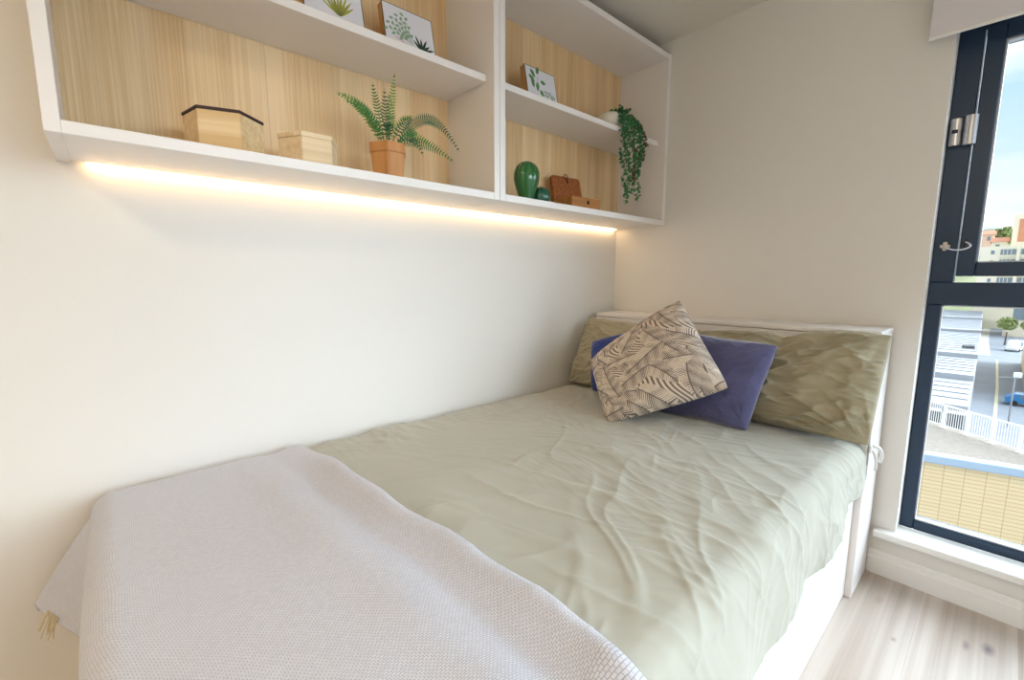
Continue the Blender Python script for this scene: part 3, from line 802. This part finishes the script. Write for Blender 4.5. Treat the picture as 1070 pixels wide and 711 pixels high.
f1 = [bm.verts.new((0, y_, z_)) for y_, z_ in cs]; f2 = [bm.verts.new((-.016, y_, z_)) for y_, z_ in cs]
bm.faces.new(f1); bm.faces.new(f2[::-1])
for i in range(len(cs)): bm.faces.new((f1[i], f2[i], f2[(i+1) % len(cs)], f1[(i+1) % len(cs)]))
bmesh.ops.recalc_face_normals(bm, faces=bm.faces)
lid = obj('lid', bm, cork_m, cb); lid.location = (-d2+.006, 0, h2-.004); lid.rotation_euler = (0, math.radians(-14), 0)
bm = tube(bmesh.new(), [(.004+.004*math.sin(k/10*PI), -.004+.014*math.cos(k/10*2*PI), Lh-.002+.012*math.sin(k/10*2*PI)) for k in range(10)], .0018, 6)
tube(bm, bez((.004, 0, Lh-.01), (.012, .002, Lh-.02), (.006, 0, Lh-.034), 6), .003, 6)
obj('loop', bm, mat('dark_cord', (54, 30, 20), .7), lid, smooth=True)

# trailing plant in a white bowl
tp = empty('trailing_plant', (.185, -.345, ZM), 0, 'trailing green string plant in a white bowl spilling over the right cabinet shelf', 'plant')
obj('bowl', lathe(bmesh.new(), [(.034, 0), (.054, .014), (.066, .040), (.064, .062), (.054, .076), (.048, .076), (.046, .066), (.002, .064)], 36), mat('white_ceramic', (228, 222, 206), .35), tp, smooth=True)
vg = [mat('vine_green', (44, 104, 66), .55, noise=(60, .3, (1, 1, 1))), mat('vine_bright', (64, 134, 80), .5, noise=(60, .3, (1, 1, 1))), mat('vine_brown', (92, 74, 52), .6)]
rs = random.Random(3)
def vine(path, n, m, spread=.012, size=.008):
    bm = bmesh.new(); tube(bm, path, .0010, 4)
    st = obj('vine', bm, mat_st, tp)
    bm = bmesh.new(); N_ = len(path)-1
    for i in range(n):
        t_ = i/n*N_; k = int(t_); p = path[k].lerp(path[min(k+1, N_)], t_-k)
        d = Vector((rs.gauss(0, 1), rs.gauss(0, 1), rs.gauss(0, .6))).normalized()
        c = p+d*spread*rs.uniform(.4, 1); nn = Vector((rs.gauss(.6, .6), rs.gauss(-.5, .6), rs.gauss(.3, .6))).normalized()
        a = nn.orthogonal().normalized(); b = nn.cross(a); sz = size*rs.uniform(.7, 1.25)
        vs = [bm.verts.new(c+(a*math.cos(q*PI/3)*1.0+b*math.sin(q*PI/3)*.8)*sz) for q in range(6)]
        ct = bm.verts.new(c+nn*sz*.35)
        for q in range(6): bm.faces.new((vs[q], vs[(q+1) % 6], ct))
    lf = obj('foliage', bm, m, st); lf['kind'] = 'stuff'
mat_st = mat('vine_stem', (70, 90, 50), .7)
def T(x, y, z): return Vector((x-.185, y+.345, z-ZM))
for (yy, ze, xo, m_) in ((-.365, 1.60, .292, 0), (-.345, 1.575, .300, 1), (-.325, 1.62, .286, 0), (-.300, 1.68, .300, 2), (-.285, 1.61, .290, 0), (-.262, 1.585, .304, 1), (-.240, 1.70, .296, 0), (-.215, 1.76, .300, 2), (-.385, 1.74, .290, 0), (-.205, 1.83, .288, 0), (-.31, 1.75, .31, 1), (-.27, 1.72, .312, 0)):
    p0 = T(.185, -.31, 1.988); p1 = T(.235, yy*.6-.315*.4+.02, 2.015); p2 = T(xo-.002, yy, 1.95); p3 = T(xo, yy, 1.88)
    path = bez(p0, p1, p2, 8, p3)
    k = 0; z_ = 1.88; 
    while z_ > ze:
        z_ -= .03; k += 1; path.append(T(xo+.006*math.sin(k*1.3+yy*30), yy+.007*math.sin(k*.9+yy*50), z_))
    vine(path, int(26+(1.98-ze)*210), vg[m_], .014, .0075)
for i in range(9):
    a = rs.uniform(0, 6.28); r_ = rs.uniform(.02, .06)
    p0 = T(.185, -.31, 1.988); p3 = T(.185+r_*.8*math.cos(a)+.02, -.295+r_*1.1*math.sin(a), 2.012+rs.uniform(-.005, .03))
    vine(bez(p0, (p0+p3)/2+Vector((0, 0, .02)), p3, 6), 26, vg[i % 2], .016, .009)
vine(bez(T(.15, -.35, 1.975), T(.14, -.40, 1.975), T(.16, -.435, 1.935), 6), 12, vg[2], .010, .008)

# ceiling light of the room (behind the photograph's viewpoint)
cl = empty('ceiling_light', (1.75, -3.3, RZ), 0, 'round warm ceiling light in the room', 'lamp')
obj('base', lathe(bmesh.new(), [(.20, -.03), (.205, -.028), (.205, 0), (.19, 0)], 40), white_m, cl, smooth=False)
obj('diffuser', lathe(bmesh.new(), [(.02, -.075), (.12, -.065), (.18, -.045), (.198, -.030)], 40), mat('lamp_diffuser', (255, 244, 224), .4, emit=(1.0, .78, .50, 41)), cl, smooth=True)

# ================================================================= OUTSIDE
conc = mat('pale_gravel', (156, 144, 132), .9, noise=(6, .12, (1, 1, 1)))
cop = mat('blue_grey_coping', (176, 196, 214), .35, metal=.3)
def brickmat():
    m = mat('cream_block_wall', (222, 184, 122), .85); N = m.node_tree.nodes; L = m.node_tree.links
    tc = N.new('ShaderNodeTexCoord'); mp = N.new('ShaderNodeMapping'); mp.inputs['Rotation'].default_value = (PI/2, 0, 0)
    br = N.new('ShaderNodeTexBrick'); br.offset = 0; br.inputs['Scale'].default_value = 1
    br.inputs['Brick Width'].default_value = .62; br.inputs['Row Height'].default_value = .16; br.inputs['Mortar Size'].default_value = .014
    br.inputs['Color1'].default_value = lin((240, 214, 168))+(1,); br.inputs['Color2'].default_value = lin((236, 208, 162))+(1,)
    br.inputs['Mortar'].default_value = lin((206, 176, 130))+(1,)
    L.new(tc.outputs['Object'], mp.inputs[0]); L.new(mp.outputs[0], br.inputs['Vector']); L.new(br.outputs[0], N['Principled BSDF'].inputs['Base Color'])
    return m
# the lower wing: block wall, coping and gravel roof terrace at z = -6
ang = math.atan2(.27, 1.0)
wing = empty('roof_terrace', (-.1, 22.5, -6), ang, 'gravel roof terrace with cream block wall and blue-grey coping below the window', 'terrace')
obj('block_wall', B(-9, 5, 0, .3, -8, -.35), brickmat(), wing)
obj('coping', B(-9, 5, -.12, .42, -.35, 0, bev=.05), cop, wing)
bm = bmesh.new(); ca_, sa_ = math.cos(-ang), math.sin(-ang)
pts = []
for px_, py_ in ((-8.5, 20.6), (5.3, 24.35), (-8.5, 35.5)):
    dx_, dy_ = px_+.1, py_-22.5; pts.append((dx_*ca_-dy_*sa_, dx_*sa_+dy_*ca_))
prism(bm, pts, -.5, -.12)
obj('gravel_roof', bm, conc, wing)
obj('wing_wall', prism(bmesh.new(), [(p[0]*.985, p[1]*.985) for p in pts], -8, -.52), mat('pale_render', (200, 194, 184), .9), wing)
rail_m = mat('white_rail', (240, 240, 238), .5)
rail = empty('terrace_railing', (.03, 28.0, -6.12), math.atan2(-2.03, 2.51), 'white metal railing with thin bars round the roof terrace', 'railing')
for i in range(9):
    p = obj('post', B(-.035, .035, -.035, .035, 0, 1.12), rail_m, rail, (-3.21+i*1.07, 0, 0))
    obj('foot_plate', B(-.12, .12, -.08, .08, 0, .03), rail_m, p)
obj('handrail', B(-3.3, 5.5, -.04, .04, 1.10, 1.16), rail_m, rail)
obj('bottom_rail', B(-3.3, 5.5, -.02, .02, .12, .15), rail_m, rail)
bm = bmesh.new()
for i in range(80): box(bm, -3.2+i*.107-.008, -3.2+i*.107+.008, -.01, .01, .15, 1.10)
o = obj('bar', bm, rail_m, rail); o['kind'] = 'stuff'

# long white ribbed roof
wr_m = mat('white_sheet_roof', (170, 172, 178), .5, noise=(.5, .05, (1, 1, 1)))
hall = empty('white_roofed_hall', (0, 0, -14), 0, 'long white stepped-roof hall beside the street', 'building')
ys = [44, 59.5, 77.5, 116, 155, 199]; xr = [.38, .05, -.32, -1.25, -2.3, -3.5]
for i in range(5):
    y0, y1, a, b = ys[i], ys[i+1], xr[i], xr[i+1]; bm = bmesh.new()
    pts = [(-22, y0), (a, y0), (b, y1), (-22, y1)]
    lo = [bm.verts.new((p[0], p[1], 0)) for p in pts]; hz = (5.9, 5.9, 5.35, 5.35)
    hi = [bm.verts.new((p[0], p[1], h)) for p, h in zip(pts, hz)]
    bm.faces.new(hi); bm.faces.new(lo[::-1])
    for k in range(4): bm.faces.new((lo[k], lo[(k+1) % 4], hi[(k+1) % 4], hi[k]))
    bmesh.ops.recalc_face_normals(bm, faces=bm.faces)
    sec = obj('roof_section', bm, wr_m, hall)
    bm = bmesh.new(); n_ = int((y1-y0)/3)
    for k in range(1, n_):
        yy = y0+(y1-y0)*k/n_; h = 5.9-.55*k/n_; e = a+(b-a)*k/n_
        box(bm, -22, e-.1, yy-.12, yy+.12, h-.05, h+.10)
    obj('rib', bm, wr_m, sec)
bm = bmesh.new()
for k in range(5): box(bm, -5+k*1.35, -4.85+k*1.35, 43.6, 43.75, 0, 5.5)
box(bm, -6, .5, 43.6, 43.75, 5.3, 5.5); box(bm, -6, .5, 43.6, 43.75, 3.6, 3.75)
obj('end_frame', bm, rail_m, hall)
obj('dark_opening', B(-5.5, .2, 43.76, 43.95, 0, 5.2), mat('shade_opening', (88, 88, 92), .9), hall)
obj('roof_vent', B(-2.1, -.9, 84, 85.2, 5.5, 6.2), mat('vent_dark', (90, 90, 96), .7), hall)

# ground, street
asp = mat('asphalt', (150, 152, 158), .9, noise=(.4, .08, (1, 1, 1)))
gr = struct(obj('floor_outside', B(-400, 400, 1.5, 230, -14.5, -14), asp)); gr.name = 'street_ground'
hill_m = mat('hillside', (150, 156, 118), .95, noise=(.08, .25, (1, 1, 1)))
bm = bmesh.new()
for p in ((-400, 224, -14.05), (400, 224, -14.05), (400, 330, 22), (-400, 330, 22)): bm.verts.new(p)
bm.verts.ensure_lookup_table(); bm.faces.new(bm.verts)
hl = struct(obj('hillside', bm, hill_m))
lane_m = mat('lane_paint', (226, 214, 170), .8)
kerb = mat('pavement', (206, 196, 182), .9)
bm = bmesh.new()
def strip(bm, pts, w, z=-13.98):
    for (x0, y0), (x1, y1) in zip(pts, pts[1:]):
        d = Vector((x1-x0, y1-y0, 0)).normalized(); s_ = Vector((-d.y, d.x, 0))*w/2
        a, b = Vector((x0, y0, z)), Vector((x1, y1, z))
        bm.faces.new([bm.verts.new(p) for p in (a-s_, b-s_, b+s_, a+s_)])
strip(bm, [(1.9, 60), (1.7, 90), (1.2, 122)], .3)
tag(obj('centre_line', bm, lane_m), 'pale painted line down the middle of the street', 'road marking')
bm = bmesh.new(); strip(bm, [(-.6, 128), (-1.6, 160), (-3.6, 280)], 1.6, -13.95)
tag(obj('pavement', bm, kerb), 'pale pavement strip between hall and street', 'pavement')

# beige building at the right edge, with low white block, trees and parked van
def windows(parent, xs, zs, y, w, h, m_g, m_f, d=.25, sgn=-1):
    for z_ in zs:
        for x_ in xs:
            f = obj('window', B(x_-w/2, x_+w/2, y+sgn*.05, y+sgn*.12, z_-h/2, z_+h/2), m_f, parent)
            obj('pane', B(x_-w/2+.08, x_+w/2-.08, y+sgn*.12, y+sgn*.15, z_-h/2+.08, z_+h/2-.08), m_g, f)
dg = mat('dim_window_glass', (120, 136, 146), .2); cream = mat('cream_render', (236, 224, 200), .85); bei = mat('beige_stone', (222, 200, 166), .85)
terra = mat('terracotta', (206, 140, 108), .85); pinkish = mat('pink_render', (228, 190, 168), .85)
tower = empty('beige_building', (0, 0, -14), 0, 'beige building at the right-hand edge of the street', 'building')
obj('wall', B(4.15, 16, 84, 120, 0, 10), bei, tower)
obj('roof', B(4.0, 16.2, 83.8, 120.2, 10, 10.4), cream, tower)
windows(tower, [5.3, 7.3, 9.3], [3, 6.5], 84, 1.1, 1.6, dg, cream)
low = empty('low_white_building', (0, 0, -14), 0, 'low white building with dark ribbon window behind the roadside trees', 'building')
obj('wall', B(1.2, 18, 176, 190, -.5, 10.5), cream, low)
f = obj('window', B(2.7, 16, 175.7, 175.95, 4.6, 8.0), dg, low)
obj('roof', B(1.0, 18.2, 175.6, 190.2, 10.5, 11.0), mat('roof_white', (238, 236, 232), .8), low)

def tree(x, y, z, h, r, label, seed):
    t = empty('tree', (x, y, z), 0, label, 'tree')
    obj('trunk', tube(bmesh.new(), [(0, 0, -.5), (.1, 0, h*.5)], .16*r/1.5, 8, .6), mat_bark, t)
    rs = random.Random(seed); bm = bmesh.new()
    for i in range(420):
        d = Vector((rs.gauss(0, 1), rs.gauss(0, 1), rs.gauss(0, 1))).normalized()*r*rs.uniform(.55, 1.05)
        c = Vector((0, 0, h-r*.6))+Vector((d.x, d.y, d.z*.85)); nn = (d.normalized()+Vector((rs.gauss(0, .5), rs.gauss(0, .5), rs.gauss(0, .5)))).normalized()
        a = nn.orthogonal().normalized()*r*.16; b = nn.cross(a)
        bm.faces.new([bm.verts.new(c+q) for q in (a, b, -a, -b)])
    o = obj('crown', bm, mat_leaf, t); o['kind'] = 'stuff'
    return t
mat_bark = mat('bark', (98, 80, 62), .9); mat_leaf = mat('tree_leaf', (128, 140, 78), .8, noise=(.8, .3, (1, 1, 1)))
tree(1.9, 152, -14, 6.0, 1.7, 'yellow-green roadside tree nearest the pavement', 1)
tree(5.4, 158, -14, 5.2, 1.4, 'small green tree in front of the parked white van', 2)
tree(9.2, 156, -14, 6.4, 2.0, 'green tree before the low white building', 3)
tree(-2.2, 268, 12, 9, 4.2, 'dark round tree on the hilltop', 4)
tree(-7, 229, 3, 6, 2.6, 'bushy tree low on the hillside left of the apartment block', 5)
tree(3.2, 290, 18, 9, 2.5, 'small tree on the skyline beside the orange gabled block', 6)

def vehicle(name, x, y, z, rz, L_, W_, H_, m_, label, cat, van=False):
    t = empty(name, (x, y, z), rz, label, cat)
    prof = [(0, .35), (0, .8), (.9, .95), (1.5, H_), (L_-.9 if not van else L_-.15, H_), (L_-.1, .95 if not van else H_-.2), (L_, .8), (L_, .35)]
    bm = bmesh.new()
    a = [bm.verts.new((p[0]-L_/2, -W_/2, p[1])) for p in prof]; b = [bm.verts.new((p[0]-L_/2, W_/2, p[1])) for p in prof]
    bm.faces.new(a); bm.faces.new(b[::-1])
    for i in range(len(prof)): bm.faces.new((a[i], b[i], b[(i+1) % len(prof)], a[(i+1) % len(prof)]))
    bmesh.ops.recalc_face_normals(bm, faces=bm.faces)
    obj('body', bm, m_, t)
    obj('side_window', B(-L_/2+1.5, L_/2-1.2, -W_/2-.02, W_/2+.02, 1.0, H_-.12), dg, t)
    for sx in (-L_/2+.8, L_/2-.8):
        for sy in (-W_/2, W_/2):
            w = obj('wheel', tube(bmesh.new(), [(0, -.1, 0), (0, .1, 0)], .32, 14), mat_tyre, t, (sx, sy, .32))
    return t
mat_tyre = mat('tyre', (40, 40, 42), .8)
vehicle('car', 4.5, 79, -14, math.radians(185), 4.3, 1.75, 1.45, mat('car_blue', (30, 130, 186), .3, coat=.5), 'bright blue car parked by the street lamp', 'car')
vehicle('van', 3.4, 141, -14, math.radians(80), 4.8, 1.9, 2.1, mat('van_white', (240, 240, 244), .4), 'white van parked in front of the roadside trees', 'van', True)

sl_ = empty('street_lamp', (2.8, 66, -14), 0, 'tall grey street lamp with a side arm over the street', 'street lamp')
gm = mat('lamp_post_grey', (150, 152, 156), .5)
obj('pole', tube(bmesh.new(), [(0, 0, 0), (0, 0, 5.3)], .09, 10, .7), gm, sl_)
obj('arm', tube(bmesh.new(), [(.25, 0, 5.2), (-1.1, 0, 5.1)], .05, 8), gm, sl_)
obj('lantern', B(-.15, .45, -.2, .2, 5.25, 5.75, bev=.06), rail_m, sl_)

# far apartment block with ribbon windows, hill houses
apt = empty('apartment_block', (0, 0, 0), 0, 'cream apartment block with rows of windows on the hill', 'building')
apm = mat('apartment_cream', (236, 228, 206), .85); obj('wall', B(-5.9, 18, 201, 214, -14, 11.1), apm, apt)
for k, z_ in enumerate((9.4, 6.4, 3.6, .9, -1.8)):
    obj('floor_slab', B(-1.9, 18, 200.2, 201, z_-1.35, z_-1.0), apm, apt)
    f = obj('window', B(-1.6, 1.6, 200.7, 200.95, z_-.85, z_+.75), dg, apt)
    f = obj('window', B(2.6, 6.6, 200.7, 200.95, z_-.85, z_+.75), dg, apt)
    obj('window', B(-3.6, -2.9, 200.8, 200.95, z_-.6, z_+.5), dg, apt)
    for x_ in (-1.0, -.2, .6, 3.6, 4.6, 5.6): obj('mullion', B(x_-.06, x_+.06, 200.55, 200.7, z_-.85, z_+.75), apm, apt)
obj('pier', B(1.7, 2.35, 200.1, 201, -4, 11.1), apm, apt)
def house(x0, x1, y0, d, z0, h, m_w, m_r, label, rise=1.6):
    t = empty('house', (x0, y0, z0), 0, label, 'house'); w = x1-x0
    obj('wall', B(0, w, 0, d, -8, h), m_w, t)
    bm = bmesh.new()
    p = [bm.verts.new(q) for q in ((-.4, -.4, h), (w+.4, -.4, h), (w+.4, d+.4, h), (-.4, d+.4, h), (-.4, d/2, h+rise), (w+.4, d/2, h+rise))]
    for q in ((0, 1, 5, 4), (2, 3, 4, 5), (0, 4, 3), (1, 2, 5), (0, 3, 2, 1)): bm.faces.new([p[i] for i in q])
    obj('roof', bm, m_r, t)
    for k in range(max(1, int(w/2.4))): obj('window', B(1+k*2.4, 1.9+k*2.4, -.08, -.01, h-2.2, h-.8), dg, t)
    return t
house(-4.2, -.6, 216, 8, 10, 3.3, cream, terra, 'cream house with terracotta roof just above the apartment block')
house(-9.5, -4.4, 240, 8, 14, 3.4, pinkish, terra, 'pinkish terracotta-roofed house at the left of the hill')
house(-8.4, -5.0, 262, 8, 17, 4, cream, mat('grey_roof', (176, 180, 188), .8), 'small grey-roofed house on the hilltop')
gb = empty('orange_gabled_block', (0, 0, 0), 0, 'pale block with an orange-brick face right of the hilltop', 'building')
obj('wall', B(.1, 9, 214.1, 222, 8, 21.5), cream, gb); obj('brick_face', B(1.4, 8, 213.9, 214.1, 13, 20), terra, gb)
